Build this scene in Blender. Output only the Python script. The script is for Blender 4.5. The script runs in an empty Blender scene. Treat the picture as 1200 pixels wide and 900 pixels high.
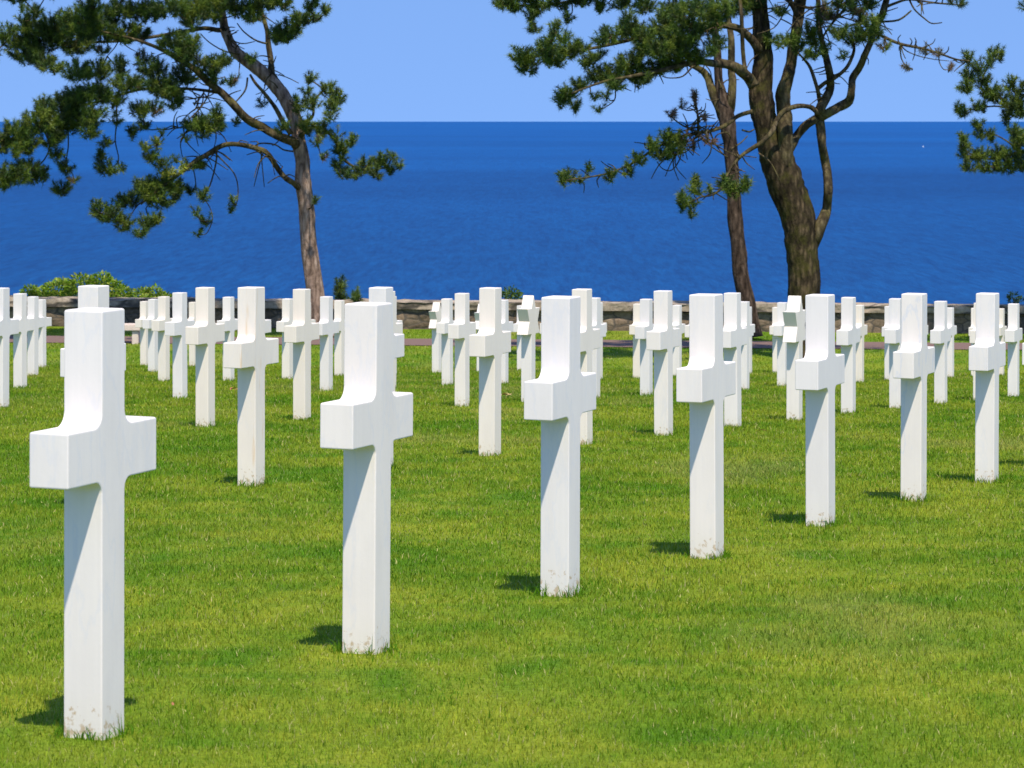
import bpy, bmesh, math, random
import numpy as np
from mathutils import Vector, Matrix

random.seed(7)
rng = np.random.default_rng(11)
S = bpy.context.scene
COL = S.collection
F = 3.5            # focal length in thousands of photo pixels (photo is 1200 px wide)
CAMZ = 1.5         # camera height
HOR = 142.0        # horizon row

def P(px, py, d, off=0.0):
    """point seen at photo position px,py at scaled depth d (+ off metres further)"""
    dd = d + off / F
    return Vector(((px - 600) / 1000 * dd, F * dd, CAMZ - (py - HOR) / 1000 * dd))

# ------------------------------------------------------------------ helpers
def new_obj(name, verts, faces, mat=None, parent=None, smooth=False):
    me = bpy.data.meshes.new(name)
    me.from_pydata([tuple(v) for v in verts], [], faces)
    me.update()
    if smooth:
        me.polygons.foreach_set('use_smooth', [True] * len(me.polygons))
    o = bpy.data.objects.new(name, me)
    COL.objects.link(o)
    if mat: me.materials.append(mat)
    if parent: o.parent = parent
    return o

def fast_mesh(name, V, faces_flat, nper, mat, col=None, parent=None):
    """V (n,3); faces_flat flat vertex index array, nper vertices per face (3 or 4)"""
    me = bpy.data.meshes.new(name)
    nf = len(faces_flat) // nper
    me.vertices.add(len(V)); me.loops.add(len(faces_flat)); me.polygons.add(nf)
    me.vertices.foreach_set('co', np.asarray(V, np.float32).ravel())
    me.loops.foreach_set('vertex_index', np.asarray(faces_flat, np.int32))
    me.polygons.foreach_set('loop_start', np.arange(0, nf * nper, nper, dtype=np.int32))
    if col is not None:
        a = me.attributes.new('tint', 'FLOAT_COLOR', 'POINT')
        c4 = np.ones((len(V), 4), np.float32); c4[:, :3] = col
        a.data.foreach_set('color', c4.ravel())
    me.update(calc_edges=True); me.validate()
    me.materials.append(mat)
    o = bpy.data.objects.new(name, me); COL.objects.link(o)
    if parent: o.parent = parent
    return o

def tag(o, label=None, cat=None, group=None, kind=None):
    if label: o['label'] = label
    if cat: o['category'] = cat
    if group: o['group'] = group
    if kind: o['kind'] = kind
    return o

def empty(name, loc):
    o = bpy.data.objects.new(name, None); o.location = loc; o.empty_display_size = .3
    COL.objects.link(o); return o

def box_bm(bm, c, s, rz=0):
    m = Matrix.Translation(c) @ Matrix.Rotation(rz, 4, 'Z') @ Matrix.Diagonal((s[0], s[1], s[2], 1))
    return bmesh.ops.create_cube(bm, size=1, matrix=m)['verts']

# value noise in numpy (for albedo patches, uneven ground, rough stone)
_T = np.random.default_rng(5).random((256, 256))
def vnoise(x, y):
    xi = np.floor(x).astype(int); yi = np.floor(y).astype(int)
    fx = x - xi; fy = y - yi
    fx = fx * fx * (3 - 2 * fx); fy = fy * fy * (3 - 2 * fy)
    a = _T[xi % 256, yi % 256]; b = _T[(xi + 1) % 256, yi % 256]
    c = _T[xi % 256, (yi + 1) % 256]; d = _T[(xi + 1) % 256, (yi + 1) % 256]
    return (a * (1 - fx) + b * fx) * (1 - fy) + (c * (1 - fx) + d * fx) * fy
def fbm(x, y, o=4):
    s = 0; a = .5; t = 0
    for k in range(o):
        s = s + a * vnoise(x * 2**k + 17.3 * k, y * 2**k + 9.1 * k); t += a; a *= .55
    return s / t

# ------------------------------------------------------------------ materials
def mat_new(name):
    m = bpy.data.materials.new(name); m.use_nodes = True
    nt = m.node_tree; b = nt.nodes['Principled BSDF']
    return m, nt, b, nt.nodes, nt.links
def ramp(N, stops):
    r = N.new('ShaderNodeValToRGB'); e = r.color_ramp.elements
    while len(e) < len(stops): e.new(.5)
    for k, (p, c) in enumerate(stops): e[k].position = p; e[k].color = (*c, 1)
    return r
def noise(N, L, vec, scale, detail=4, rough=.6):
    n = N.new('ShaderNodeTexNoise'); n.inputs['Scale'].default_value = scale
    n.inputs['Detail'].default_value = detail; n.inputs['Roughness'].default_value = rough
    if vec is not None: L.new(vec, n.inputs['Vector'])
    return n
def mapping(N, L, vec, sc, loc=(0, 0, 0)):
    m = N.new('ShaderNodeMapping'); m.inputs['Scale'].default_value = sc; m.inputs['Location'].default_value = loc
    L.new(vec, m.inputs['Vector']); return m.outputs[0]
def mix(N, L, fac, a, b, mode='MIX'):
    m = N.new('ShaderNodeMix'); m.data_type = 'RGBA'; m.blend_type = mode
    for k, v in ((0, fac), (6, a), (7, b)):
        if isinstance(v, (int, float)): m.inputs[k].default_value = v
        elif isinstance(v, tuple): m.inputs[k].default_value = (*v, 1)
        else: L.new(v, m.inputs[k])
    return m.outputs[2]
def math_n(N, L, op, a, b=None):
    m = N.new('ShaderNodeMath'); m.operation = op
    for k, v in ((0, a), (1, b)):
        if v is None: continue
        if isinstance(v, (int, float)): m.inputs[k].default_value = v
        else: L.new(v, m.inputs[k])
    return m.outputs[0]

def marble_material():
    m, nt, b, N, L = mat_new('white_marble')
    tc = N.new('ShaderNodeTexCoord').outputs['Object']
    oi = N.new('ShaderNodeObjectInfo')
    off = N.new('ShaderNodeVectorMath'); off.operation = 'MULTIPLY_ADD'
    cmb = N.new('ShaderNodeCombineXYZ')
    for k in range(3): L.new(oi.outputs['Random'], cmb.inputs[k])
    L.new(cmb.outputs[0], off.inputs[0]); off.inputs[1].default_value = (37, 51, 23); L.new(tc, off.inputs[2])
    v = off.outputs[0]
    tint = ramp(N, [(0, (.72, .672, .635)), (.45, (.745, .69, .64)), (.8, (.775, .695, .605)), (1, (.76, .67, .565))])
    L.new(oi.outputs['Random'], tint.inputs[0])
    # soft vertical cloudiness and grey veins of the stone
    n1 = noise(N, L, mapping(N, L, v, (5, 5, 1.6)), 1.6, 6, .65)
    r1 = ramp(N, [(.35, (.945, .945, .95)), (.6, (1, 1, 1))]); L.new(n1.outputs[0], r1.inputs[0])
    c = mix(N, L, 1.0, tint.outputs[0], r1.outputs[0], 'MULTIPLY')
    ng = noise(N, L, mapping(N, L, v, (70, 70, 1.5)), 1, 4, .7)
    rg = ramp(N, [(.3, (.975, .975, .98)), (.7, (1.01, 1.01, 1.01))]); L.new(ng.outputs[0], rg.inputs[0])
    c = mix(N, L, 1.0, c, rg.outputs[0], 'MULTIPLY')
    at = N.new('ShaderNodeAttribute'); at.attribute_type = 'OBJECT'; at.attribute_name = 'vein'
    n2 = noise(N, L, mapping(N, L, v, (7, 7, 2.2)), 1.3, 5, .6)
    vein = ramp(N, [(.47, (0, 0, 0)), (.5, (1, 1, 1)), (.53, (0, 0, 0))]); L.new(n2.outputs[0], vein.inputs[0])
    c = mix(N, L, math_n(N, L, 'MULTIPLY', vein.outputs[0], at.outputs['Fac']), c, (.52, .55, .62))
    # rusty streak on single markers
    at2 = N.new('ShaderNodeAttribute'); at2.attribute_type = 'OBJECT'; at2.attribute_name = 'rust'
    n3 = noise(N, L, mapping(N, L, v, (26, 26, 3)), 1, 3)
    r3 = ramp(N, [(.6, (0, 0, 0)), (.72, (1, 1, 1))]); L.new(n3.outputs[0], r3.inputs[0])
    c = mix(N, L, math_n(N, L, 'MULTIPLY', r3.outputs[0], at2.outputs['Fac']), c, (.62, .40, .18))
    # soil splashed on the foot of the stone
    sep = N.new('ShaderNodeSeparateXYZ'); L.new(tc, sep.inputs[0])
    low = N.new('ShaderNodeMapRange'); low.inputs[1].default_value = .015; low.inputs[2].default_value = .17
    low.inputs[3].default_value = .31; low.inputs[4].default_value = 0; L.new(sep.outputs[2], low.inputs[0])
    n4 = noise(N, L, v, 48, 4, .6)
    s4 = math_n(N, L, 'ADD', n4.outputs[0], low.outputs[0])
    r4 = ramp(N, [(.80, (0, 0, 0)), (.90, (1, 1, 1))]); L.new(s4, r4.inputs[0])
    c = mix(N, L, math_n(N, L, 'MULTIPLY', r4.outputs[0], .75), c, (.40, .25, .10))
    n5 = noise(N, L, v, 8, 4)
    low2 = N.new('ShaderNodeMapRange'); low2.inputs[1].default_value = .0; low2.inputs[2].default_value = .12
    low2.inputs[3].default_value = .5; low2.inputs[4].default_value = 0; L.new(sep.outputs[2], low2.inputs[0])
    c = mix(N, L, math_n(N, L, 'MULTIPLY', low2.outputs[0], n5.outputs[0]), c, (.62, .58, .44))
    L.new(c, b.inputs['Base Color'])
    b.inputs['Roughness'].default_value = .5
    b.inputs['Specular IOR Level'].default_value = .35
    bp = N.new('ShaderNodeBump'); bp.inputs['Strength'].default_value = .08; bp.inputs['Distance'].default_value = .003
    nb = noise(N, L, v, 90, 3); L.new(nb.outputs[0], bp.inputs['Height']); L.new(bp.outputs[0], b.inputs['Normal'])
    return m

def leaf_material(name, transl=.3, rough=.55, spec=.25):
    m, nt, b, N, L = mat_new(name)
    at = N.new('ShaderNodeAttribute'); at.attribute_name = 'tint'
    L.new(at.outputs['Color'], b.inputs['Base Color'])
    b.inputs['Roughness'].default_value = rough; b.inputs['Specular IOR Level'].default_value = spec
    t = N.new('ShaderNodeBsdfTranslucent'); L.new(at.outputs['Color'], t.inputs['Color'])
    ms = N.new('ShaderNodeMixShader'); ms.inputs[0].default_value = transl
    L.new(b.outputs[0], ms.inputs[1]); L.new(t.outputs[0], ms.inputs[2])
    L.new(ms.outputs[0], N['Material Output'].inputs['Surface'])
    return m

def lawn_material():
    m, nt, b, N, L = mat_new('lawn_turf')
    at = N.new('ShaderNodeAttribute'); at.attribute_name = 'tint'
    tc = N.new('ShaderNodeTexCoord').outputs['Object']
    n = noise(N, L, tc, 45, 5, .7)
    r = ramp(N, [(.3, (.45, .5, .35)), (.7, (1.15, 1.15, 1.1))]); L.new(n.outputs[0], r.inputs[0])
    L.new(mix(N, L, 1.0, at.outputs['Color'], r.outputs[0], 'MULTIPLY'), b.inputs['Base Color'])
    b.inputs['Roughness'].default_value = .9; b.inputs['Specular IOR Level'].default_value = .1
    bp = N.new('ShaderNodeBump'); bp.inputs['Strength'].default_value = .6; bp.inputs['Distance'].default_value = .02
    L.new(n.outputs[0], bp.inputs['Height']); L.new(bp.outputs[0], b.inputs['Normal'])
    return m

def bark_material(name, dark, mid, light, moss=None):
    m, nt, b, N, L = mat_new(name)
    tc = N.new('ShaderNodeTexCoord').outputs['Object']
    v = N.new('ShaderNodeTexVoronoi'); v.inputs['Scale'].default_value = 1
    nz = noise(N, L, tc, 3, 4)
    wob = mix(N, L, .12, tc, nz.outputs['Color'])
    L.new(mapping(N, L, wob, (15, 15, 3.6)), v.inputs['Vector'])
    n = noise(N, L, mapping(N, L, tc, (1, 1, .4)), 20, 6, .72)
    a = math_n(N, L, 'ADD', math_n(N, L, 'MULTIPLY', v.outputs['Distance'], .55), math_n(N, L, 'MULTIPLY', n.outputs[0], .6))
    r = ramp(N, [(.3, light), (.55, mid), (.8, dark)]); L.new(a, r.inputs[0])
    c = r.outputs[0]
    if moss:
        nm = noise(N, L, tc, 3.0, 5, .7)
        rm = ramp(N, [(.47, (0, 0, 0)), (.66, (1, 1, 1))]); L.new(nm.outputs[0], rm.inputs[0])
        c = mix(N, L, math_n(N, L, 'MULTIPLY', rm.outputs[0], .75), c, moss)
    L.new(c, b.inputs['Base Color']); b.inputs['Roughness'].default_value = .9
    b.inputs['Specular IOR Level'].default_value = .1
    bp = N.new('ShaderNodeBump'); bp.inputs['Strength'].default_value = .9; bp.inputs['Distance'].default_value = .05
    bp.invert = True
    L.new(a, bp.inputs['Height']); L.new(bp.outputs[0], b.inputs['Normal'])
    return m

def stone_material(name, cols, scale=(3.4, 3.4, 7.5), joint=(.09, .075, .06)):
    m, nt, b, N, L = mat_new(name)
    tc = N.new('ShaderNodeTexCoord').outputs['Object']
    nz = noise(N, L, tc, 2.5, 3); wob = mix(N, L, .15, tc, nz.outputs['Color'])
    mp = mapping(N, L, wob, scale)
    v = N.new('ShaderNodeTexVoronoi'); v.inputs['Scale'].default_value = 1; L.new(mp, v.inputs['Vector'])
    e = N.new('ShaderNodeTexVoronoi'); e.feature = 'DISTANCE_TO_EDGE'; e.inputs['Scale'].default_value = 1; L.new(mp, e.inputs['Vector'])
    sv = N.new('ShaderNodeSeparateColor'); L.new(v.outputs['Color'], sv.inputs[0])
    r = ramp(N, [(k / (len(cols) - 1), c) for k, c in enumerate(cols)]); L.new(sv.outputs[0], r.inputs[0])
    n = noise(N, L, tc, 12, 6, .7)
    rn = ramp(N, [(.3, (.6, .58, .55)), (.7, (1.2, 1.2, 1.2))]); L.new(n.outputs[0], rn.inputs[0])
    c = mix(N, L, 1.0, r.outputs[0], rn.outputs[0], 'MULTIPLY')
    if joint:
        rj = ramp(N, [(.02, (0, 0, 0)), (.09, (1, 1, 1))]); L.new(e.outputs['Distance'], rj.inputs[0])
        c = mix(N, L, rj.outputs[0], joint, c)
    L.new(c, b.inputs['Base Color']); b.inputs['Roughness'].default_value = .9
    b.inputs['Specular IOR Level'].default_value = .15
    bp = N.new('ShaderNodeBump'); bp.inputs['Strength'].default_value = .8; bp.inputs['Distance'].default_value = .04
    h = math_n(N, L, 'ADD', math_n(N, L, 'MULTIPLY', n.outputs[0], .5), math_n(N, L, 'MINIMUM', e.outputs['Distance'], .2))
    L.new(h, bp.inputs['Height']); L.new(bp.outputs[0], b.inputs['Normal'])
    return m

def plain_material(name, c1, c2, scale=20, rough=.85):
    m, nt, b, N, L = mat_new(name)
    tc = N.new('ShaderNodeTexCoord').outputs['Object']
    n = noise(N, L, tc, scale, 6, .7); r = ramp(N, [(.3, c1), (.7, c2)]); L.new(n.outputs[0], r.inputs[0])
    L.new(r.outputs[0], b.inputs['Base Color']); b.inputs['Roughness'].default_value = rough
    b.inputs['Specular IOR Level'].default_value = .2
    bp = N.new('ShaderNodeBump'); bp.inputs['Strength'].default_value = .3; bp.inputs['Distance'].default_value = .01
    L.new(n.outputs[0], bp.inputs['Height']); L.new(bp.outputs[0], b.inputs['Normal'])
    return m

def sea_material():
    m, nt, b, N, L = mat_new('sea_water')
    tc = N.new('ShaderNodeTexCoord').outputs['Object']
    # wind patches of the water surface: broad currents, then wave trains
    n1 = noise(N, L, mapping(N, L, tc, (.00035, .0007, 1)), 1, 4, .6)
    n2 = noise(N, L, mapping(N, L, tc, (.10, .018, 1)), 1, 6, .75)
    n3 = noise(N, L, mapping(N, L, tc, (.55, .045, 1)), 1, 5, .75)
    base = ramp(N, [(.3, SEA_A), (.7, SEA_B)]); L.new(n1.outputs[0], base.inputs[0])
    # sky reflection by viewing angle put into the colour: darker near, brighter far out
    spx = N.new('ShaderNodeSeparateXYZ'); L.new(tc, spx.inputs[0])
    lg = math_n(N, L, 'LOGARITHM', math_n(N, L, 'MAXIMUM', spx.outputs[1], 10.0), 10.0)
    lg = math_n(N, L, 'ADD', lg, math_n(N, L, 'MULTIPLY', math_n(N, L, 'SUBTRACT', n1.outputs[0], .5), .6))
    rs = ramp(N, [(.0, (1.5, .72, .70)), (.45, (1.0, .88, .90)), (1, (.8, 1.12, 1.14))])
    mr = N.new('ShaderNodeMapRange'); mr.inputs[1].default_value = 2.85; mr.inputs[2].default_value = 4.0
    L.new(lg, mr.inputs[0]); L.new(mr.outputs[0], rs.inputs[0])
    r2 = ramp(N, [(.32, (.82, .86, .90)), (.68, (1.20, 1.16, 1.11))]); L.new(n2.outputs[0], r2.inputs[0])
    r3 = ramp(N, [(.36, (.56, .70, .78)), (.64, (1.45, 1.31, 1.22))]); L.new(n3.outputs[0], r3.inputs[0])
    c = mix(N, L, 1.0, base.outputs[0], r2.outputs[0], 'MULTIPLY')
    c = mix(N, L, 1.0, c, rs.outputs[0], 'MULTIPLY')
    c = mix(N, L, 1.0, c, r3.outputs[0], 'MULTIPLY')
    L.new(c, b.inputs['Base Color'])
    b.inputs['Roughness'].default_value = .5; b.inputs['IOR'].default_value = 1.33
    b.inputs['Specular IOR Level'].default_value = .12
    bp = N.new('ShaderNodeBump'); bp.inputs['Strength'].default_value = .5; bp.inputs['Distance'].default_value = 1.5
    L.new(n3.outputs[0], bp.inputs['Height']); L.new(bp.outputs[0], b.inputs['Normal'])
    return m

SEA_A = (.0004, .042, .168); SEA_B = (.0015, .062, .225)
M_MARBLE = marble_material()
M_LAWN = lawn_material()
M_GRASS = leaf_material('grass_blades', .4, .6, .08)
M_NEEDLE = leaf_material('pine_needles', .18, .5)
M_LEAF = leaf_material('shrub_leaves', .35, .5)
M_BARK = bark_material('pine_bark', (.085, .056, .040), (.24, .168, .124), (.38, .29, .23))
M_BARKD = bark_material('mossy_bark', (.010, .007, .004), (.034, .025, .014), (.115, .082, .046), (.060, .056, .012))
M_LIMB = bark_material('mossy_limb_bark', (.018, .013, .008), (.060, .046, .025), (.14, .11, .06), (.095, .085, .022))
M_BARKT = bark_material('dark_bark', (.018, .012, .008), (.058, .040, .028), (.13, .092, .066))
M_WALL = stone_material('rubble_stone', [(.12, .09, .06), (.21, .155, .11), (.15, .115, .08), (.26, .20, .14), (.17, .115, .075)])
M_COPE = stone_material('coping_stone', [(.28, .225, .17), (.36, .30, .23), (.30, .24, .18), (.39, .33, .26)], (.9, 3, 3))
M_PATH = plain_material('red_tarmac', (.13, .082, .066), (.18, .115, .094), 40)
M_BENCH = plain_material('pink_stone', (.50, .40, .34), (.62, .52, .45), 14)
M_CLIFF = plain_material('cliff_scrub', (.04, .06, .02), (.09, .09, .04), 1.5)
M_SEA = sea_material()

# ------------------------------------------------------------------ measured markers
# near stem corner of each marker in the photo: (column i, row j): x, top row, foot row
MEAS = {(0,0):(119.5,364.7,870),(1,0):(439,357.5,770.7),(2,0):(666.5,349.5,700),(3,0):(838.5,346.7,655),(4,0):(971,347,619),
(5,0):(1079.5,345.5,588),(6,0):(1165,345,567),(-1,3):(3,338.5,478.5),(-1,4):(25.5,345,457),(-1,5):(40,348.5,441),(-1,6):(50,352,432),
(1,6):(171,354,429),(1,5):(181,351.5,436),(1,4):(194,348.5,447),(1,3):(213.5,344,468),(1,2):(244,338,502),(1,1):(299.5,338,570),
(2,6):(228,355,427),(2,2):(357.5,340,493),(3,4):(339,351,446),(3,3):(385,348.5,459.5),(4,4):(400,353,442),(2,4):(270,349,448),
(2,1):(452,338,551),(3,1):(579.4,338.5,535.6),(4,2):(545,344.8,475),(5,3):(527,351,451.5),(6,4):(514,355,437.5),(6,3):(592,352.5,450),
(4,1):(688,340,521),(6,2):(699,350,468),(8,3):(703,355.5,447),(5,1):(783,342,511.6),(7,2):(761,351.5,465.6),(9,3):(750,357,445),
(10,3):(796,358.5,443),(6,1):(864,344.5,502),(9,2):(875,354.5,458),(12,3):(879,360.5,439),(7,1):(936,347.5,494.5),(10,2):(920,355.5,451),
(13,3):(913,361,439),(8,1):(999,349.5,486.5),(12,2):(1010,358.5,448),(9,1):(1055,351,480),(13,2):(1045,360,446),(10,1):(1107,354,475.5),
(15,2):(1116,361.5,442.5),(11,1):(1152,356,472),(17,2):(1175,362.5,441),(12,1):(1192,357,467),(0,1):(114,336.3,598),(5,2):(622.5,347,472),
(7,4):(566,357,437.5),(8,4):(613,359,435)}
STARS = {(7,1),(6,4),(7,4),(5,2)}
def lat(i, j):
    if j == 0: return (-.955 + .5775 * i, 1.985 + .4225 * i)
    return (-.99897 + .59727 * i - .89561 * j, 2.06587 + .41562 * i + 1.83786 * j)
rows = {}
pts = []
for (i, j), (x, t, b) in MEAS.items():
    dl = lat(i, j)[1]; dm = 1000 / (b - t)
    d = .55 * dl + .45 * dm if j else .3 * dl + .7 * dm
    rows[(i, j)] = (x, d, b, (b - t) * d / 1000)
    pts.append(((x - 600) / 1000 * d, d, (b - HOR) * d / 1000))
A = np.array([[1, X, d, d*d, X*d, X*X, d**3] for X, d, h in pts]); hh = np.array([p[2] for p in pts])
GC = np.linalg.lstsq(A, hh, rcond=None)[0]
def drop(X, d):
    """metres the lawn lies below the camera at X metres aside and scaled depth d"""
    X = np.asarray(X, float); d = np.asarray(d, float)
    dc = np.clip(d, 1.2, 15); Xc = np.clip(X, -9, 9)
    g = GC[0] + GC[1]*Xc + GC[2]*dc + GC[3]*dc*dc + GC[4]*Xc*dc + GC[5]*Xc*Xc + GC[6]*dc**3
    T = 4.165 + .0075 * X
    k = .12
    h = np.clip(.5 + .5 * (T - g) / k, 0, 1)
    m = T * (1 - h) + g * h - k * h * (1 - h)
    w = np.clip((d - 13.2) / 1.2, 0, 1); w = w * w * (3 - 2 * w)
    return m * (1 - w) + T * w
def gz(x, y):
    x = np.asarray(x, float); y = np.asarray(y, float)
    return CAMZ - drop(x, y / F) + .014 * (fbm(x * .9 + 40, y * .9 + 3, 3) - .5)

# ------------------------------------------------------------------ lawn
def turf_colour(x, y):
    a = fbm(x * .55 + 3, y * .40 + 8, 3); b = fbm(x * 2.3 + 50, y * 1.9, 3); c = vnoise(x * 9 + 5, y * 9)
    s = fbm(x * .8 + 90, y * .55 + 60, 4)
    k = np.clip((.36 * a + .38 * b + .26 * c - .5) * 3.2 + .50, 0, 1)[:, None]
    lush = np.array([.098, .210, .008]); pale = np.array([.262, .310, .024])
    col = lush * (1 - k) + pale * k
    st = np.clip((s - .58) * 5, 0, 1)[:, None]
    return col * (1 - .42 * st) + np.array([.34, .31, .085]) * .42 * st

ys = [-4.0]
while ys[-1] < 59.2: ys.append(ys[-1] + max(.12, .012 * max(ys[-1], 0)))
ys[-1] = 60.9
ys = np.array(ys); us = np.linspace(-1, 1, 181); us = np.sign(us) * np.abs(us) ** 1.3
XX = us[None, :] * (3.5 + .42 * np.clip(ys, 0, None))[:, None]; YY = np.repeat(ys[:, None], len(us), 1)
ZZ = gz(XX.ravel(), YY.ravel())
V = np.stack([XX.ravel(), YY.ravel(), ZZ], 1)
nx = len(us); idx = np.arange(len(V)).reshape(len(ys), nx)
Fc = np.stack([idx[:-1, :-1], idx[:-1, 1:], idx[1:, 1:], idx[1:, :-1]], -1).ravel()
lawn = fast_mesh('lawn', V, Fc, 4, M_LAWN, turf_colour(V[:, 0], V[:, 1]) * .85)
lawn.data.polygons.foreach_set('use_smooth', [True] * len(lawn.data.polygons))
tag(lawn, 'mown green cemetery lawn sloping down towards the sea wall', 'lawn', kind='structure')

# path: sheet 6 mm above the lawn
def strip(name, d0, d1, up, mat, n=80, W=15):
    xs = np.linspace(-W, W, n + 1); v = []
    for d in np.linspace(d0, d1, 4):
        y = F * (d + 0 * xs); v += [(x, yy, float(z) + up) for x, yy, z in zip(xs, y, gz(xs, y))]
    f = [(r*(n+1)+k, r*(n+1)+k+1, (r+1)*(n+1)+k+1, (r+1)*(n+1)+k) for r in range(3) for k in range(n)]
    return new_obj(name, v, f, mat)
PATH0, PATH1 = 15.72, 16.22
path = strip('path', PATH0, PATH1, .012, M_PATH)
tag(path, 'reddish tarmac path along the far edge of the lawn', 'path', kind='structure')

# bluff and sea
SEAZ = CAMZ - 48
v = []; W = 60
for (y, z) in ((60.8, -2.75), (64, -3.3), (70, -8), (86, -24), (112, SEAZ - 1.5)):
    for k in range(41):
        x = -W + 2 * W * k / 40
        v.append((x, y + (random.uniform(-.6, .6) if y > 61 else 0), z + (random.uniform(-.5, .3) if 64 < y < 100 else 0)))
f = [(r*41+k, r*41+k+1, (r+1)*41+k+1, (r+1)*41+k) for r in range(4) for k in range(40)]
tag(new_obj('bluff', v, f, M_CLIFF, smooth=True), 'scrubby bluff falling from the wall to the sea', 'bluff', kind='structure')
v = []; f = []
ysea = [95, 400, 1500, 5000, 20000, 150000]; xs = [-60000, -8000, -1500, 0, 1500, 8000, 60000]
for y in ysea: v += [(x, y, SEAZ) for x in xs]
n = len(xs)
f = [(r*n+k, r*n+k+1, (r+1)*n+k+1, (r+1)*n+k) for r in range(len(ysea)-1) for k in range(n-1)]
tag(new_obj('sea', v, f, M_SEA), 'deep blue sea reaching to the horizon', 'sea', kind='structure')

# ------------------------------------------------------------------ markers
W_, T_, L_ = .107, .104, .412
ZB, ZT = .602, .730
YAW = math.radians(67.7)
def extrude_outline(out, th, bev):
    bm = bmesh.new()
    vs = [bm.verts.new((x, -th/2, z)) for x, z in out]
    fa = bm.faces.new(vs)
    r = bmesh.ops.extrude_face_region(bm, geom=[fa])
    nv = [e for e in r['geom'] if isinstance(e, bmesh.types.BMVert)]
    bmesh.ops.translate(bm, verts=nv, vec=(0, th, 0))
    bmesh.ops.recalc_face_normals(bm, faces=bm.faces[:])
    if bev:
        ed = [e for e in bm.edges if len(e.link_faces) == 2 and e.calc_face_angle(0) > math.radians(40)]
        bmesh.ops.bevel(bm, geom=ed, offset=bev, segments=2, profile=.5, affect='EDGES')
    return bm
def bm_obj(name, bm, mat, parent=None, sharp=35):
    me = bpy.data.meshes.new(name); bm.normal_update(); bm.to_mesh(me); bm.free()
    me.polygons.foreach_set('use_smooth', [True] * len(me.polygons))
    me.set_sharp_from_angle(angle=math.radians(sharp))
    me.materials.append(mat)
    o = bpy.data.objects.new(name, me); COL.objects.link(o)
    if parent: o.parent = parent
    return o
def arc(cx, cz, r, a0, a1, n):
    return [(cx + r * math.cos(math.radians(a0 + (a1-a0)*k/n)), cz + r * math.sin(math.radians(a0 + (a1-a0)*k/n))) for k in range(n+1)]
w, l = W_/2, L_/2
rt, rb = .036, .026
right = [(w, -.16)] + arc(w + rb, ZB - rb, rb, 180, 90, 4) + [(l, ZB), (l, ZT)] + arc(w + rt, ZT + rt, rt, 270, 180, 8) + [(w, 1.0)]
cross_out = right + [(-x, z) for x, z in reversed(right)]
proto = bm_obj('marble_cross', extrude_outline(cross_out, T_, .0055), M_MARBLE)
CROSS_ME = proto.data
bpy.data.objects.remove(proto)
R = .242
hexv = []
for k in range(12):
    a = math.radians(90 - 30 * k); r = R if k % 2 == 0 else R / math.sqrt(3)
    hexv.append((.76 * r * math.cos(a), 1 - R + r * math.sin(a)))
STAR_BM = extrude_outline(hexv, T_ + .004, .004)
st_proto = bm_obj('star', STAR_BM, M_MARBLE); STAR_ME = st_proto.data; bpy.data.objects.remove(st_proto)
post_out = [(w, -.16), (w, 1 - 1.45*R), (-w, 1 - 1.45*R), (-w, -.16)]
po_proto = bm_obj('star_marker', extrude_outline(post_out, T_, .0055), M_MARBLE); POST_ME = po_proto.data; bpy.data.objects.remove(po_proto)

cu, su = math.cos(YAW), math.sin(YAW)
CORN = Vector((-W_/2*cu + T_/2*su, -W_/2*su - T_/2*cu, 0))
todo = dict(rows)
for j in range(0, 7):
    for i in range(-2, 18):
        if (i, j) in todo: continue
        X, d = lat(i, j)
        x = 600 + X / d * 1000
        if j == 0 and i != 7: continue
        if d < 13.15 and -22 < x < (1222 if j else 1400):
            todo[(i, j)] = (x, d, HOR + float(drop(X, d)) / d * 1000, 1.0)
HIDDEN = {(0,2),(11,2),(0,3),(11,3),(0,4),(0,5),(2,5),(3,5),(-2,6),(0,6)}   # wholly behind other stones
todo = {k: v for k, v in todo.items() if k not in HIDDEN}
# words that single each marker out: the gap between front crosses it is seen in, counted from the left
ORD = ['first','second','third','fourth','fifth','sixth','seventh','eighth','ninth','tenth','eleventh','twelfth','thirteenth','fourteenth','fifteenth','sixteenth']
FRONTX = [rows[(i, 0)][0] for i in range(7)]
gaps = {}
for k, (x, d, b, H) in todo.items():
    if k[1] == 0: continue
    g = sum(1 for fx in FRONTX if x > fx); gaps.setdefault(g, []).append((x, k))
FL = {0:'large white marble cross in the left foreground with brown soil specks at its foot',
1:'second nearest white marble cross, right of the large left foreground one',
2:'third nearest white marble cross, standing nearest the middle of the front row',
3:'fourth white marble cross of the front row, counted from the left',
4:'fifth white marble cross of the front row, beside the small star marker',
5:'grey veined white marble cross, sixth in the front row from the left',
6:'seventh and rightmost white marble cross of the front row in view',
7:'white marble cross of the front row just beyond the right edge of view'}
GN = {0:'left of the first front cross',7:'right of the seventh front cross'}
for g in range(1, 7): GN[g] = f'between the {ORD[g-1]} and {ORD[g]} front crosses'
LAB = {}
for g, lst in gaps.items():
    for n_, (x, k) in enumerate(sorted(lst)):
        h = 1000 / todo[k][1]
        size = 'white' if h > 150 else ('small white' if h > 100 else 'tiny white')
        what = 'marble star marker' if k in STARS else 'marble cross'
        LAB[k] = f'{size} {what}, {ORD[n_]} from left {GN[g]}'
LAB[(1,1)] = 'rust streaked white marble cross, nearest one between the first and second front crosses'
marker_pos = []
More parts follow.
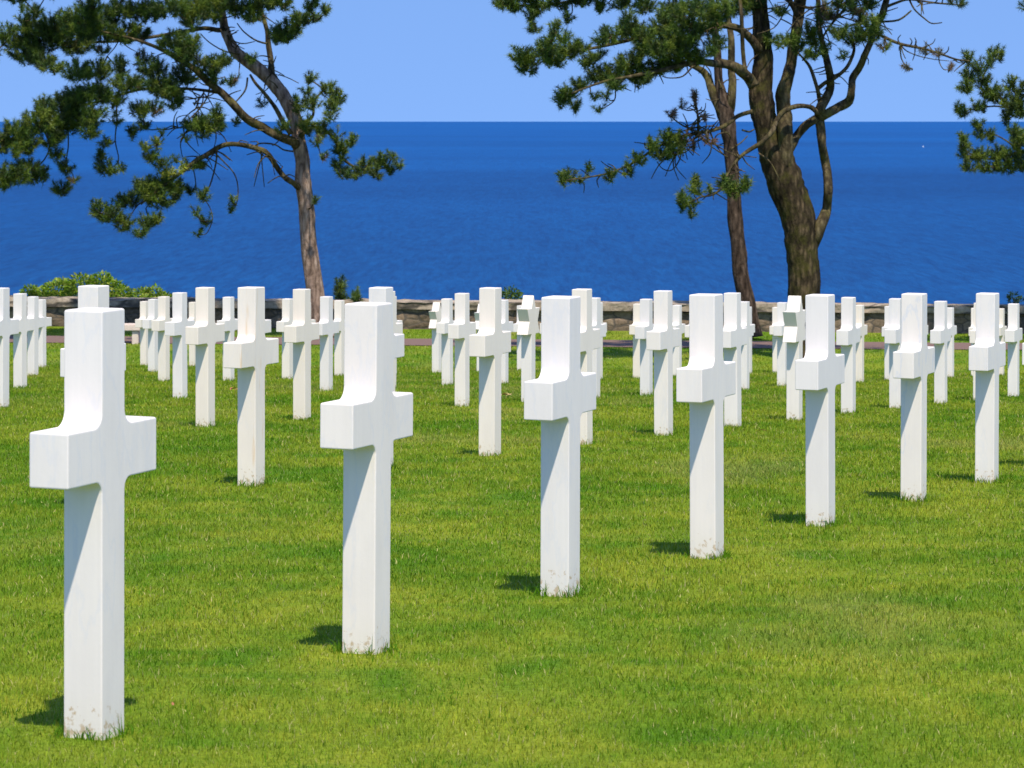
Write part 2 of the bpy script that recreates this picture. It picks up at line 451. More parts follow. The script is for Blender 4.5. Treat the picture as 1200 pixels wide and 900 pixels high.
for k in sorted(todo, key=lambda q: (q[1], q[0])):
    x, d, b, H = todo[k]
    rr = random.Random(str(k))
    c = P(x, b, d) - CORN * H
    marker_pos.append((c.x, c.y, H))
    if k in STARS:
        o = bpy.data.objects.new('star_marker', POST_ME); COL.objects.link(o)
        s = bpy.data.objects.new('star', STAR_ME); COL.objects.link(s); s.parent = o
        cat = 'star marker'; grp = 'star topped marble markers among the crosses'
    else:
        o = bpy.data.objects.new('marble_cross', CROSS_ME); COL.objects.link(o)
        cat = 'grave cross'; grp = 'white marble crosses on the cemetery lawn'
    for q in (o, s) if k in STARS else (o,):
        wn = q.modifiers.new('weighted_normals', 'WEIGHTED_NORMAL'); wn.keep_sharp = True; wn.weight = 90
    o.location = c
    o.scale = (H, H, H)
    o.rotation_euler = (math.radians(rr.uniform(-.35, .35)), math.radians(rr.uniform(-.3, .3)), YAW + math.radians(rr.uniform(-1, 1)) * (k[1] > 0))
    o['vein'] = .5 if k == (5, 0) else rr.choice([0., 0., .1, .2])
    o['rust'] = .45 if k == (1, 1) else 0.
    tag(o, LAB[k] if k[1] else FL[k[0]], cat, grp)

# ------------------------------------------------------------------ grass blades (stuff)
def blades(n_target):
    Dmin, Dmax = 5.6, 60.0
    # distance drawn with density ~ 1/D^2 per square metre over a strip whose width grows with distance
    u = rng.random(n_target)
    D = Dmin * (Dmax / Dmin) ** u
    X = (rng.random(n_target) * 2 - 1) * (.205 * D + .7)
    keep = ~((D > PATH0*F - .05) & (D < PATH1*F + .05)) & (D < 59.05)
    return X[keep], D[keep]
bx_, by_ = blades(1000000)
# the same lawn a couple of metres to either side
um = rng.random(260000); Dm = 5.0 * (40 / 5.0) ** um; sgn = np.where(rng.random(len(um)) < .5, -1, 1)
Xm = sgn * (.205 * Dm + .7 + 2.2 * rng.random(len(um)))
bx_ = np.concatenate([bx_, Xm]); by_ = np.concatenate([by_, Dm])
bh = .0155 * (by_ / 7) ** .42 * (.6 + .8 * rng.random(len(bx_)))
bh *= .75 + .7 * fbm(bx_ * 1.7 + 12, by_ * 1.4 + 30, 3)
bw = .0021 * (by_ / 7) ** .82 * (.7 + .6 * rng.random(len(bx_)))
# longer blades that the mower leaves round each stone
tx, ty, th, tw = [], [], [], []
for (cx, cy, H) in marker_pos:
    if cy > 58: continue
    m = int(230 if cy < 17 else 90)
    a = rng.random(m) * 4; side = np.floor(a).astype(int); t = (a - side) * 2 - 1
    dist = .056 + np.abs(rng.normal(0, .016, m))
    lx = np.where(side == 0, dist, np.where(side == 1, -dist, t * .062)); ly = np.where(side < 2, t * .062, np.where(side == 2, dist, -dist))
    patch = vnoise(lx * 38 + cx * 3, ly * 38 + cy * 3)
    ok = patch > .36
    tx.append((cx + lx * cu - ly * su)[ok]); ty.append((cy + lx * su + ly * cu)[ok])
    th.append((.022 + .055 * rng.random(m) * patch)[ok]); tw.append((np.full(m, .0026) * (cy / 7) ** .6)[ok])
# lusher tufts scattered over the lawn
nt_ = 900
cD = 6.2 * (52 / 6.2) ** rng.random(nt_); cX = (rng.random(nt_) * 2 - 1) * (.2 * cD + .4)
for x0, y0 in zip(cX, cD):
    m = 26; r = .05 * (y0 / 7) ** .5
    tx.append(x0 + rng.normal(0, r, m)); ty.append(y0 + rng.normal(0, r, m))
    th.append(.024 * (y0 / 7) ** .25 * (.6 + .7 * rng.random(m))); tw.append(np.full(m, .0027) * (y0 / 7) ** .8)
nb0 = len(bx_)
bx_ = np.concatenate([bx_] + tx); by_ = np.concatenate([by_] + ty); bh = np.concatenate([bh] + th); bw = np.concatenate([bw] + tw)
n = len(bx_)
bz = gz(bx_, by_) - .004
az = rng.random(n) * 2 * np.pi; lean = np.clip(np.abs(rng.normal(.75, .45, n)), 0, 1.5)
la = rng.random(n) * 2 * np.pi
dirx, diry = np.cos(la), np.sin(la)
px_, py_ = np.cos(az), np.sin(az)
base = np.stack([bx_, by_, bz], 1)
wv = np.stack([px_, py_, 0 * px_], 1) * bw[:, None]
m1 = base + np.stack([dirx * np.sin(lean * .5), diry * np.sin(lean * .5), np.cos(lean * .5)], 1) * (bh * .55)[:, None]
tip = m1 + np.stack([dirx * np.sin(lean * 1.2), diry * np.sin(lean * 1.2), np.cos(lean * 1.2)], 1) * (bh * .55)[:, None]
V = np.stack([base - wv * .5, base + wv * .5, m1 + wv * .4, m1 - wv * .4, tip], 1).reshape(-1, 3)
o5 = np.arange(n)[:, None] * 5
Fq = np.concatenate([o5 + np.array([0, 1, 2]), o5 + np.array([0, 2, 3]), o5 + np.array([3, 2, 4])], 1).reshape(-1)
c = turf_colour(bx_, by_)
jit = (.68 + .64 * rng.random(n))[:, None]
c = c * jit * (1 + .22 * (rng.random((n, 3)) - .5))
straw = rng.random(n) < .045
c[straw] = np.array([.45, .40, .16]) * jit[straw]
c[nb0:] = np.array([.085, .20, .006]) * (.7 + .6 * rng.random((n - nb0, 1)))
grass = fast_mesh('grass', V, Fq, 3, M_GRASS, np.repeat(c, 5, 0))
tag(grass, 'short mown green grass blades covering the lawn', 'grass', kind='stuff')

# ------------------------------------------------------------------ stone wall
wall = empty('stone_wall', P(600, 388, 16.95))
WX = 15.5; WD = 16.95 * F
def wall_block(x0, x1, y0, y1, zlo, zhi, amp, step, name, mat, seed):
    """rough slab along x whose surface is pushed about by noise"""
    nxs = int((x1 - x0) / step); prof = []
    ny = max(2, int((y1 - y0) / step)); nz = max(3, int((zhi - zlo) / step))
    for k in range(nz): prof.append((y0, zlo + (zhi - zlo) * k / nz, 0, -1))
    for k in range(ny): prof.append((y0 + (y1 - y0) * k / ny, zhi, 1, 0))
    for k in range(nz + 1): prof.append((y1, zhi - (zhi - zlo) * k / nz, 0, 1))
    xs = np.linspace(x0, x1, nxs + 1); v = []
    tilt = -.0075
    for q, (py, pz, uz, uy) in enumerate(prof):
        nn = fbm(xs * 2.4 + seed, np.full_like(xs, q * step * 4.5 + seed), 4) - .5
        n2 = fbm(xs * 1.1 + seed + 60, np.full_like(xs, q * step * 1.5), 2) - .5
        off = amp * (1.6 * nn + 1.2 * n2)
        ym = py + (uy * off if uy else 0); zm = pz + tilt * xs + (off if uz else 0)
        v += list(zip(xs, ym + 0 * xs, zm))
    K = nxs + 1
    f = [(q*K+k, q*K+k+1, (q+1)*K+k+1, (q+1)*K+k) for q in range(len(prof)-1) for k in range(nxs)]
    f += [tuple(q*K for q in range(len(prof)-1, -1, -1)), tuple(q*K+nxs for q in range(len(prof)))]
    o = new_obj(name, [(a - wall.location.x, b - wall.location.y, c - wall.location.z) for a, b, c in v], f, mat, wall)
    return o
zg = CAMZ - 4.165
wall_block(-WX, WX, WD + .10, WD + .52, zg - .3, zg + .395, .05, .06, 'rubble_body', M_WALL, 3)
wall_block(-WX - .02, WX + .02, WD, WD + .62, zg + .40, zg + .555, .055, .05, 'coping', M_COPE, 41)
tag(wall, 'low rubble stone wall with pale coping along the cliff edge', 'wall')

# bench on the path's edge
bl = P(80, 404, 15.75); br = P(166, 404, 15.75)
bench = empty('stone_bench', ((bl.x + br.x) / 2, bl.y, float(gz((bl.x+br.x)/2, bl.y))))
bm = bmesh.new(); box_bm(bm, (0, 0, .30), (br.x - bl.x, .42, .115)); bmesh.ops.bevel(bm, geom=bm.edges[:], offset=.012, segments=2, affect='EDGES')
bm_obj('seat', bm, M_BENCH, bench)
for sx in (-1, 1):
    bm = bmesh.new(); box_bm(bm, (sx * ((br.x - bl.x) / 2 - .1), 0, .105), (.12, .34, .271)); bmesh.ops.bevel(bm, geom=bm.edges[:], offset=.01, segments=2, affect='EDGES')
    bm_obj('support', bm, M_BENCH, bench)
tag(bench, 'low pale pink stone bench by the path behind the left foreground cross', 'bench')

# ------------------------------------------------------------------ trees
def tube(nodes, sides=8, rough=0.0, seed=0):
    """nodes: [(Vector, r)] -> verts, faces, resampled smoothly (Catmull-Rom)"""
    if len(nodes) > 2:
        out = []
        Pn = [nodes[0]] + list(nodes) + [nodes[-1]]
        for k in range(1, len(Pn) - 2):
            p0, p1, p2, p3 = [q[0] for q in Pn[k-1:k+3]]
            m = 4 if (p2 - p1).length > .08 else 2
            for s in range(m):
                t = s / m
                q = .5 * ((2*p1) + (p2-p0)*t + (2*p0-5*p1+4*p2-p3)*t*t + (3*p1-p0-3*p2+p3)*t**3)
                out.append((q, Pn[k][1] * (1-t) + Pn[k+1][1] * t))
        out.append(nodes[-1]); nodes = out
    v = []; f = []
    up = Vector((.3, 1, .2)).normalized()
    for k, (p, r) in enumerate(nodes):
        a = nodes[max(k-1, 0)][0]; b = nodes[min(k+1, len(nodes)-1)][0]
        t = (b - a); t = t.normalized() if t.length > 1e-9 else Vector((0, 0, 1))
        e1 = t.cross(up); e1 = e1.normalized() if e1.length > 1e-4 else Vector((1, 0, 0)); e2 = t.cross(e1)
        for s in range(sides):
            an = 2 * math.pi * s / sides
            rr = r
            if rough:
                rr *= 1 + rough * (2 * float(fbm(np.array([s * 1.7 + seed]), np.array([k * .45 + seed]), 3)[0]) - 1)
            v.append(p + (e1 * math.cos(an) + e2 * math.sin(an)) * rr)
    for k in range(len(nodes) - 1):
        for s in range(sides):
            a, b = k * sides + s, k * sides + (s + 1) % sides
            f.append((a, b, b + sides, a + sides))
    f.append(tuple(range(sides - 1, -1, -1))); f.append(tuple((len(nodes)-1) * sides + s for s in range(sides)))
    return v, f
class Mesh:
    def __init__(s): s.v = []; s.f = []
    def add(s, vf):
        o = len(s.v); s.v += vf[0]; s.f += [tuple(i + o for i in q) for q in vf[1]]
GREENS = [np.array(c) for c in ((.030, .062, .010), (.052, .095, .012), (.092, .145, .015), (.040, .062, .013), (.132, .172, .018))]
TINT = {'g': GREENS, 'y': [np.array((.33, .36, .045)), np.array((.27, .31, .04))], 'b': [np.array((.17, .10, .06)), np.array((.13, .085, .05)), np.array((.10, .09, .04))],
        'm': GREENS + [np.array((.14, .10, .05))]}
def needles(centres, axes, tints, L, wdt, per):
    """pine tufts: needles spreading from a short shoot"""
    n = len(centres); C_ = np.repeat(np.array(centres), per, 0); A_ = np.repeat(np.array(axes), per, 0)
    r = rng.normal(size=(n * per, 3)); r /= np.linalg.norm(r, axis=1)[:, None]
    d = A_ * .75 + r; d /= np.linalg.norm(d, axis=1)[:, None]
    b0 = C_ + A_ * ((rng.random(n * per) - .4) * L * 1.7)[:, None]
    ln = L * (.65 + .6 * rng.random(n * per))[:, None]
    sd = np.cross(d, rng.normal(size=(n * per, 3))); sd /= np.linalg.norm(sd, axis=1)[:, None]
    w_ = wdt * (.7 + .6 * rng.random((n * per, 1)))
    V = np.stack([b0 - sd * w_ * .5, b0 + sd * w_ * .5, b0 + d * ln + np.array([0, 0, -.12]) * ln], 1).reshape(-1, 3)
    col = np.repeat(np.repeat(np.array(tints), per, 0) * (.75 + .5 * rng.random((n * per, 1))), 3, 0)
    return V, col

def pine(name, label, d, limbs, blobs, bark, group, needle=(.10, .0105, 64), dens=1.0, trunk_sides=16, cat='pine tree', base_px=None):
    """limbs: (list of (px,py,r_px), depth at start m, depth at tip m); first limb is the trunk"""
    t0 = limbs[0][0][0]
    root = empty(name, (0, 0, 0)); base = P(t0[0], t0[1], d, limbs[0][1]); root.location = base
    tag(root, label, cat, group)
    nodes = []; tm = Mesh(); bmh = Mesh(); pxm = d / 1000
    for li, (pl, d0, d1) in enumerate(limbs):
        nn = []
        for k, (x, y, r) in enumerate(pl):
            t = k / (len(pl) - 1); off = d0 + (d1 - d0) * t
            if li: off += .10 * math.sin(k * 2.1 + li)
            p = P(x, y, d, off); nn.append((p - base, r * pxm)); nodes.append((x, y, off, r))
        for k in range(len(pl) - 1):      # finer attachment points along the limb
            for s in (.25, .5, .75):
                a, b = nodes[-len(pl) + k] if False else (pl[k], d0 + (d1-d0)*k/(len(pl)-1)), (pl[k+1], d0 + (d1-d0)*(k+1)/(len(pl)-1))
                nodes.append((a[0][0]*(1-s)+b[0][0]*s, a[0][1]*(1-s)+b[0][1]*s, a[1]*(1-s)+b[1]*s, a[0][2])) if False else None
        big = max(q[2] for q in pl) > 5
        (tm if li == 0 else bmh).add(tube(nn, trunk_sides if li == 0 else (12 if big else 6), .16 if big else .10, li * 3.3 + d))
    to = new_obj('trunk', tm.v, tm.f, bark, root, smooth=True)
    # foliage blobs hang on the nearest limb by twigs, chained outwards
    rest = [b if len(b) > 4 else (*b, 'g') for b in blobs]
    cen = []; axs = []; tin = []; tw = Mesh()
    while rest:
        best = None
        for bi, b in enumerate(rest):
            for ni, q in enumerate(nodes):
                dd = (b[0]-q[0])**2 + (b[1]-q[1])**2
                if best is None or dd < best[0]: best = (dd, bi, ni)
        _, bi, ni = best; b = rest.pop(bi); q = nodes[ni]
        x, y, rx, ry, kind = b
        rd = min(max(rx, ry) * 1.3, 26)
        off = q[2] - .35 + random.uniform(-.5, .5) * min(1, .3 + math.sqrt(_) / 40)
        c0 = P(x, y, d, off)
        a0 = P(q[0], q[1], d, q[2]); dist = (c0 - a0).length
        midp = (a0 + c0) / 2 + Vector((random.uniform(-.1, .1), random.uniform(-.1, .1), -.10)) * dist
        rr = max(.010, min(.022, .009 + .010 * dist))
        tw.add(tube([(a0 - base, rr), (midp - base, rr * .8), (c0 - base, rr * .6)], 5))
        nodes.append((x, y, off, 1))
        kk = {'b': .55, 'm': .8}.get(kind, 1.0)
        nt2 = max(3, int(dens * kk * 2.7 * math.pi * rx * ry / 30))
        for _k in range(nt2):
            while True:
                u = [random.uniform(-1, 1) for _ in range(3)]
                if sum(q_*q_ for q_ in u) < 1: break
            dxp, dzp = u[0] * rx, u[1] * ry
            pc = P(x + dxp, y - dzp, d, off + u[2] * rd * pxm)
            ax = Vector((u[0] * .8, u[2] * .8, u[1] * .5 + .65)) + Vector((random.uniform(-.3, .3), random.uniform(-.3, .3), random.uniform(-.2, .3)))
            ax.normalize()
            cen.append(pc - base); axs.append(ax)
            pal = TINT[kind]; tin.append(pal[random.randrange(len(pal))])
            if random.random() < (.9 if kind == 'b' else .4):
                st = c0.lerp(pc, random.uniform(0, .3)) ; md = st.lerp(pc, .55) + Vector((0, 0, -.04))
                tw.add(tube([(st - base, .008), (md - base, .0065), (pc - base, .0045)], 4))
    # loose dead twiglets along the limbs
    bo = bmh
    o_ = len(bo.v)
    bo.add((tw.v, tw.f))
    if bo.v: new_obj('branches', bo.v, bo.f, M_LIMB, root, smooth=True)
    L_n, w_n, per = needle
    V, col = needles(cen, axs, tin, L_n, w_n, per)
    fo = fast_mesh('crown', V, np.arange(len(V)), 3, M_NEEDLE, col, root)
    return root

def twigs_along(pl, n, ln, seed, droop=0.2):
    """bare side twigs of a limb as px polylines"""
    r = random.Random(seed); out = []
    for k in range(n):
        t = r.uniform(.1, 1) * (len(pl) - 1); i = min(int(t), len(pl) - 2); s = t - i
        x = pl[i][0]*(1-s) + pl[i+1][0]*s; y = pl[i][1]*(1-s) + pl[i+1][1]*s
        a = r.uniform(0, 2*math.pi); l = ln * r.uniform(.5, 1.3)
        x1, y1 = x + math.cos(a)*l*.5, y + math.sin(a)*l*.4 + droop*l*.2; a += r.uniform(-.8, .8)
        x2, y2 = x1 + math.cos(a)*l*.5, y1 + math.sin(a)*l*.4 + droop*l*.4
        out.append([(x, y, .9), (x1, y1, .7), (x2, y2, .45)])
    return out

TREES = 'pine trees along the sea wall'
# --- left pine
trunkL = [(379,398,17),(376,386,13.5),(372,360,11),(369,340,10.3),(362,290,9.5),(359,245,9),(355,215,9.3),(354.5,190,8.6),(351,170,8.2),(349,158,8),(346,140,7.8),(336,120,8.2),(325.5,104,8),(315,92,8),(302,81,7.5),(289,71.5,7.3),(277,62,6.8),(271,53,6.4),(265.5,41,5.8),(262,28,5),(260,14,4.5),(258,-6,4.2),(262,-35,3.6),(270,-65,2.8),(268,-95,1.6)]
lb_B = [(347,171,5.5),(343.5,167,5.4),(324,159,5),(307,149.5,5),(289,140,4.8),(275,124.6,4.8),(261,110.5,4.5),(244,96.4,4.3),(228.7,82,3.8),(212,72,3),(192,60,2.4),(168,50,1.8),(140,42,1.3),(100,34,1)]
lb_C = [(351,221,4),(343.5,215,3.7),(332.7,207.4,3.3),(323,194.4,3.4),(313,180,3.4),(302,175,3.3),(285,170.6,3.1),(267.7,169.5,2.9),(254.7,174,2.9),(241.7,182.5,3),(231,188,2.8),(216,200,2.3),(200,212,1.8),(182,226,1.4),(165,240,1)]
lb_up = [(322,93,4.5),(318.6,86.7,4.2),(317.5,71.5,3.8),(314.5,52,3.5),(313,37,3),(308,19.5,2.8),(304.5,6.5,2.6),(300,-20,2),(305,-55,1.2)]
limbsL = [(trunkL,0,.2),(lb_B,-.05,-1.6),(lb_C,-.1,-1.3),(lb_up,.1,.9),
 ([(341,158,3.5),(330.5,141,3.2),(322,126,2.8),(310,110,2.2),(300,99,2),(293,88,1.4)],-.2,-.5),
 ([(352,160,3),(365,150,2.4),(380,153,2.2),(393,165,2),(400,185,1.8),(425,200,1.4),(455,196,1)],0,.6),
 ([(347,146,2.6),(360,142,2),(367,135,1.8),(368,118,1.5),(378,106,1),(365,95,.8)],.1,.9),
 ([(263,34,3.2),(257,36,3),(239.5,33.6,2.6),(220,37,2.4),(190,42,2),(150,48,1.7),(110,50,1.4),(70,50,1.1),(30,45,.9)],0,1.4),
 ([(261,110,2.2),(235,106,1.8),(205,104,1.6),(175,104,1.5),(150,109,1.4),(120,118,1.3),(85,128,1.1),(50,145,1),(15,162,.8)],-.6,-1.9),
 ([(50,150,1.1),(58,172,.9),(50,190,.8),(35,200,.7),(15,208,.6)],-1.5,-1.9),
 ([(136,115,1),(137,140,.9),(135,165,.8),(139,188,.7),(130,198,.5)],-.9,-1.0),
 ([(80,150,.9),(80,172,.8),(78,192,.7),(86,208,.6),(76,222,.5)],-1.4,-1.2),
 ([(254,174,1.2),(253,192,1),(246,218,.9),(238,232,.7)],-.9,-.6),([(238,232,.7),(246,244,.6),(249,258,.6),(242,274,.5),(233,275,.4)],-.6,-.6),
 ([(250,178,1),(264,192,.9),(275,205,.8),(279,222,.7),(277,240,.6),(270,248,.5)],-.9,-.4),
 ([(343,178,1.2),(332,176,1),(322,170,1),(306,168.5,.9),(298,172,.7)],-.2,-.1),
 ([(290,92,1.3),(288,105,1.1),(280,116,.9),(272,124,.8)],-.2,-.6),([(314,52,1.3),(300,48,1.1),(286,38,.9),(278,28,.7)],.3,.1),
 ([(246,98,1.1),(244,112,1),(234,128,.9),(222,140,.7)],-.8,-1.2),
 ([(327,88,.8),(338,92,.6),(350,98,.5)],.2,.5),([(280,64,1.1),(262,60,.9),(245,50,.8),(235,40,.6)],-.1,-.7)]
for q in twigs_along(lb_B, 26, 24, 2) + twigs_along(lb_C, 30, 26, 3, .8): limbsL.append((q, -.6, -.6 + random.uniform(-.5, .5)))
for q in twigs_along([(250,100,1),(225,120,1),(250,150,1),(225,150,1),(200,150,1)], 40, 30, 8, .5): limbsL.append((q, -.7, -.7 + random.uniform(-.4, .4)))
for q in twigs_along(trunkL[11:21], 22, 26, 5) + twigs_along(lb_up, 14, 18, 6): limbsL.append((q, .1, random.uniform(-.6, .6)))
blobsL = [(12,45,16,14),(28,25,9,18),(42,15,5,12),(45,45,22,22),(30,62,22,14),(65,35,22,20),(95,30,25,20),(85,50,25,16),(120,30,20,20),(105,10,14,12),(140,12,18,12),(170,15,22,13),(200,10,22,11),(230,15,18,12),(250,5,18,11),(145,40,20,12),
(48,70,18,11),(60,80,14,7),(90,85,18,11),(115,85,16,11),(140,80,9,12),(168,70,10,7,'m'),(165,42,10,9,'m'),(205,50,18,14),(215,65,14,11),(180,82,18,10),(150,100,22,9),(185,100,22,10),(215,90,14,12),(205,118,11,11),(195,110,18,7),(120,60,12,4,'m'),
(110,112,22,11),(90,118,18,13),(130,118,16,9),(75,125,18,14),(50,128,11,12),(48,145,21,14),(20,155,17,12),(5,165,10,16),(30,170,15,12),(70,150,20,12),(95,140,20,12),(110,135,14,9),(105,155,11,9),(60,165,11,10),(20,180,7,7),(65,182,7,7),(-20,60,18,20),(-25,160,20,16),(-20,205,16,14),
(165,130,12,10),(180,128,11,8,'m'),(168,148,8,5),(155,156,6,7),(136,140,5,7),(5,210,12,15),(22,205,13,12),(45,208,13,10),(35,195,16,5,'m'),(78,196,7,9),(72,222,9,8),(85,212,5,5,'m'),
(125,168,7,5),(118,185,5,8),(125,198,13,8),(142,198,4,4),(170,175,5,5,'y'),(184,170,5,6,'y'),(190,158,3,4,'y'),(218,163,4,3,'y'),(206,188,3,3,'y'),(197,205,9,4,'y'),(212,199,3,4,'y'),(176,184,9,7),(190,194,8,7),(195,215,15,10),(170,222,18,11),(185,232,18,14),(150,235,13,9),(125,250,15,12),(145,262,13,9),(172,262,9,9),(165,275,9,4),(185,260,7,7),(112,245,4,7),(205,225,7,12),
(222,225,4,8),(238,232,6,8),(230,250,4,4),(241,260,6,5),(233,274,4,4),(273,237,3.5,4.5),(270,247,4.5,4),(240,150,18,12),(252,135,7,9),(258,145,7,12),(225,145,12,8),(228,194,14,6),
(232,8,14,11),(260,6,11,7),(280,10,13,11),(295,12,11,11),(310,5,11,9),(225,25,9,12),(250,20,9,7),(300,22,13,5),(325,3,13,7),(332,8,7,6),(335,38,15,13),(325,42,9,10),(346,30,7,11),(352,24,11,7),(365,24,11,5),(362,8,7,7),(370,2,4,7),(381,17,4.5,8),
(225,55,9,11),(232,75,15,6,'m'),(250,78,14,11),(262,72,8,7),(270,95,8,6,'m'),(255,95,10,6,'m'),(277,142,4.5,4.5),(308,122,4.5,4.5),(295,70,7,5),(362,93,7,6),(360,108,5,5),(385,108,9,9),(395,118,7,11),(388,128,7,9),(365,122,10,7),(350,125,7,10),(360,150,11,9),(375,155,9,9),(388,140,5,5),(330,150,6,7),(372,167,7,5,'m'),(395,160,5,7),(400,175,9,9),(412,168,7,7),(398,195,7,11),(405,205,9,5),(420,205,7,7),(430,195,9,7),(440,205,9,7),(445,190,8,9),(455,198,8,7),(460,185,4,5),(469,196,4.5,4.5),(377,185,5,4,'m'),(369,235,2.5,5)]
blobsL += [(x, y, random.uniform(16, 26), random.uniform(12, 18)) for x, y in ((20,-10),(60,-15),(110,-20),(150,-25),(190,-30),(240,-30),(290,-25),(330,-25),(360,-20),(90,-45),(140,-55),(200,-60),(250,-65),(300,-60),(340,-50),(180,-85),(230,-95),(280,-100),(320,-80),(260,-120))]
pine('pine_tree', 'leaning pine with bare brown trunk and wide crown at the left', 16.3, limbsL, blobsL, M_BARK, TREES)

# --- big mossy double-stemmed pine
trunkB = [(938,424,27),(940,405,22),(942,370,19.5),(942,320,18.3),(940,300,18.3),(938,275,19.5),(934,250,19.5),(924,225,20.5),(917.5,205,21),(911,190,20.5),(904,172,17),(898.6,150,14.5),(894,130,14.8),(891,110,14.5),(893,90,12.5),(895,70,11.5),(893,50,11),(891,20,9.5),(890,0,9),(887,-30,8),(882,-70,6),(884,-120,3.5),(880,-165,1.5)]
stemB = [(919,196,11),(920,172,9.5),(920,150,8.8),(918.5,130,9),(917.5,110,8.8),(922,95,7.3),(927,75,6.6),(930,55,6.5),(934.5,30,6.6),(937,10,6.8),(942,-15,6),(950,-55,4.5),(960,-100,2.5)]
stemR = [(946,296,9),(957,274,8),(965,256,6.5),(968.5,245,5.5),(970.4,225,5.5),(969.6,205,5.5),(967,190,5.3),(963.5,172,5.1),(962,152,5.6),(960,138.7,6),(961.4,128,6),(968,115,5.5),(973,104,5),(973,91,4.6),(970,76,4.2),(967,63,3.9),(962,43,3.2),(959,22,3),(959,4,2.8),(955,-25,2)]
lmR = [(960,139,5.5),(971,133,5.5),(984,125.7,5.5),(995,118.5,5.3),(998,106,4.6),(999,93,4.3),(1008,78,4.1),(1014.5,63,4),(1020,50,3.7),(1026,32.5,4),(1033,19.5,4),(1038,4,3.9),(1044,-20,3),(1052,-55,2)]
archB = [(958,134,3.2),(955,130,3),(949,126,3),(934,125,3),(919,131,3),(909.4,143,3.1),(905,154,3),(893,167,2.8),(878,176.6,2.5),(869,183,2),(860,193,1.6),(852,206,1.4),(846,220,1.2),(835,229,1),(820,232,.9),(806,240,.7)]
lmL = [(884,102,7),(879,94,6.6),(873,87.5,6.2),(863,80,5.9),(850,75.5,5.4),(837,75,4.4),(820,73,3.6),(795,78,3),(770,84,2.4),(740,90,1.9),(705,97,1.4),(670,110,.9)]
lowL = [(882,131,2.6),(865,136.5,2.5),(849,148,2.4),(832,154,2.1),(813,157,1.9),(795,162,1.7),(768,174,1.5),(745,190,1.3),(715,203,1.1),(685,209,.9),(662,212,.7)]
upL = [(890,60,6),(878,44,5),(860,32,4),(825,30,3.4),(780,36,2.8),(735,48,2.2),(690,58,1.7),(650,63,1.3),(615,70,.9)]
topL = [(888,12,5),(862,-6,4.2),(820,-14,3.4),(770,-12,2.8),(720,-4,2.2),(670,2,1.7),(625,8,1.2),(590,4,.8)]
bareR = [(1028,40,2),(1036,44,2),(1055,52,1.8),(1079,57,1.6),(1100,63,1.4),(1120,70,1.1),(1136,72,.9)]
limbsB = [(trunkB,0,.3),(stemB,-.1,.5),(stemR,.1,.3),(lmR,.25,.1),(archB,.1,-1.9),(lmL,-.2,-2.1),(lowL,-.2,-1.5),(upL,0,-1.0),(topL,.1,.8),(bareR,.1,-.4),
 ([(924,178,5.4),(929,169,5.1),(934,160,5),(945,147,5),(956,140,5)],.05,.25),
 ([(876,92,2.6),(872,75,2.6),(870,50,2.5),(869,20,2.3),(866,-10,2)],-.5,-.4),
 ([(959,104,2.5),(968,97,2.4),(978,92,2.3),(992,80,2.1),(1000,63,1.9),(1001,52,1.5)],.2,-.2),
 ([(961,120,3),(960,115,2.8),(957,102,2.4),(949.5,80,2),(942,70,1.5),(935,62,1)],.2,-.2),
 ([(1038,9,1.8),(1050,4,1.6),(1066,0,1.4),(1096,4,1.1),(1122,6,.8)],.1,.3),
 ([(1032,26,1.4),(1053,24,1.2),(1068,13,1)],.1,-.1),([(1066,1,1.2),(1072,12,1),(1083,22,.9),(1092,28,.8),(1104,27,.6)],.2,0),
 ([(1055,52,1),(1056,68,.8),(1062,78,.7),(1069,81,.5)],0,-.1),([(1100,63,.8),(1101,74,.7),(1106,82,.5),(1113,82,.4)],-.2,-.2),
 ([(1079,57,.7),(1092,52,.6),(1096,46,.4)],-.1,0),([(1055,52,.8),(1062,60,.7),(1076,66,.6),(1094,70,.5),(1112,72,.4)],0,.1),
 ([(818,157,1.6),(818,140,1.4),(816,125,1.2),(814,115,.9)],-.5,-.6),([(817,150,1.2),(805,150,1),(792,142,.9),(785,136,.7)],-.5,-.6),
 ([(818,128,.9),(806,130,.8),(796,126,.6)],-.5,-.6),([(832,154,1.2),(836,165,1),(843,176,.9),(850,184,.7)],-.4,-.4),
 ([(800,165,1),(797,186,.8),(787,200,.7),(776,198,.6),(770,190,.5)],-.6,-.7),
 ([(889,180,1.1),(902,190,1),(911,206,.8),(914,214,.6)],-.6,-.7),([(870,153,1.2),(878,155,1),(884,152,.7)],0,-.1),
 ([(935,20,3.4),(925,0,3),(910,-20,2.4),(905,-50,1.8)],.2,.2),([(990,12,1.7),(980,22,1.5),(970,35,1.3),(962,48,1.1)],.2,.3),
 ([(730,95,1),(722,105,.9),(720,118,.7),(708,127,.5),(700,130,.4)],-1.6,-1.6)]
for q in twigs_along(lowL[2:], 30, 26, 12) + twigs_along(lmL[5:], 20, 26, 13): limbsB.append((q, -.9, -.9 + random.uniform(-.5, .5)))
for q in twigs_along(bareR[1:], 16, 16, 14) + twigs_along(lmR[6:], 16, 20, 15) + twigs_along(stemR[10:], 22, 22, 16): limbsB.append((q, .1, random.uniform(-.4, .5)))
for q in twigs_along(trunkB[15:20], 20, 34, 17) + twigs_along([(1060,3,1),(1122,5,1)], 9, 14, 18): limbsB.append((q, .2, random.uniform(-.8, .5)))
for q in twigs_along([(905,40,1),(925,5,1),(950,10,1),(1000,0,1),(1030,10,1)], 40, 34, 21) + twigs_along([(940,60,1),(960,30,1),(985,20,1),(1015,30,1)], 26, 30, 22): limbsB.append((q, .2, random.uniform(-.8, .8)))
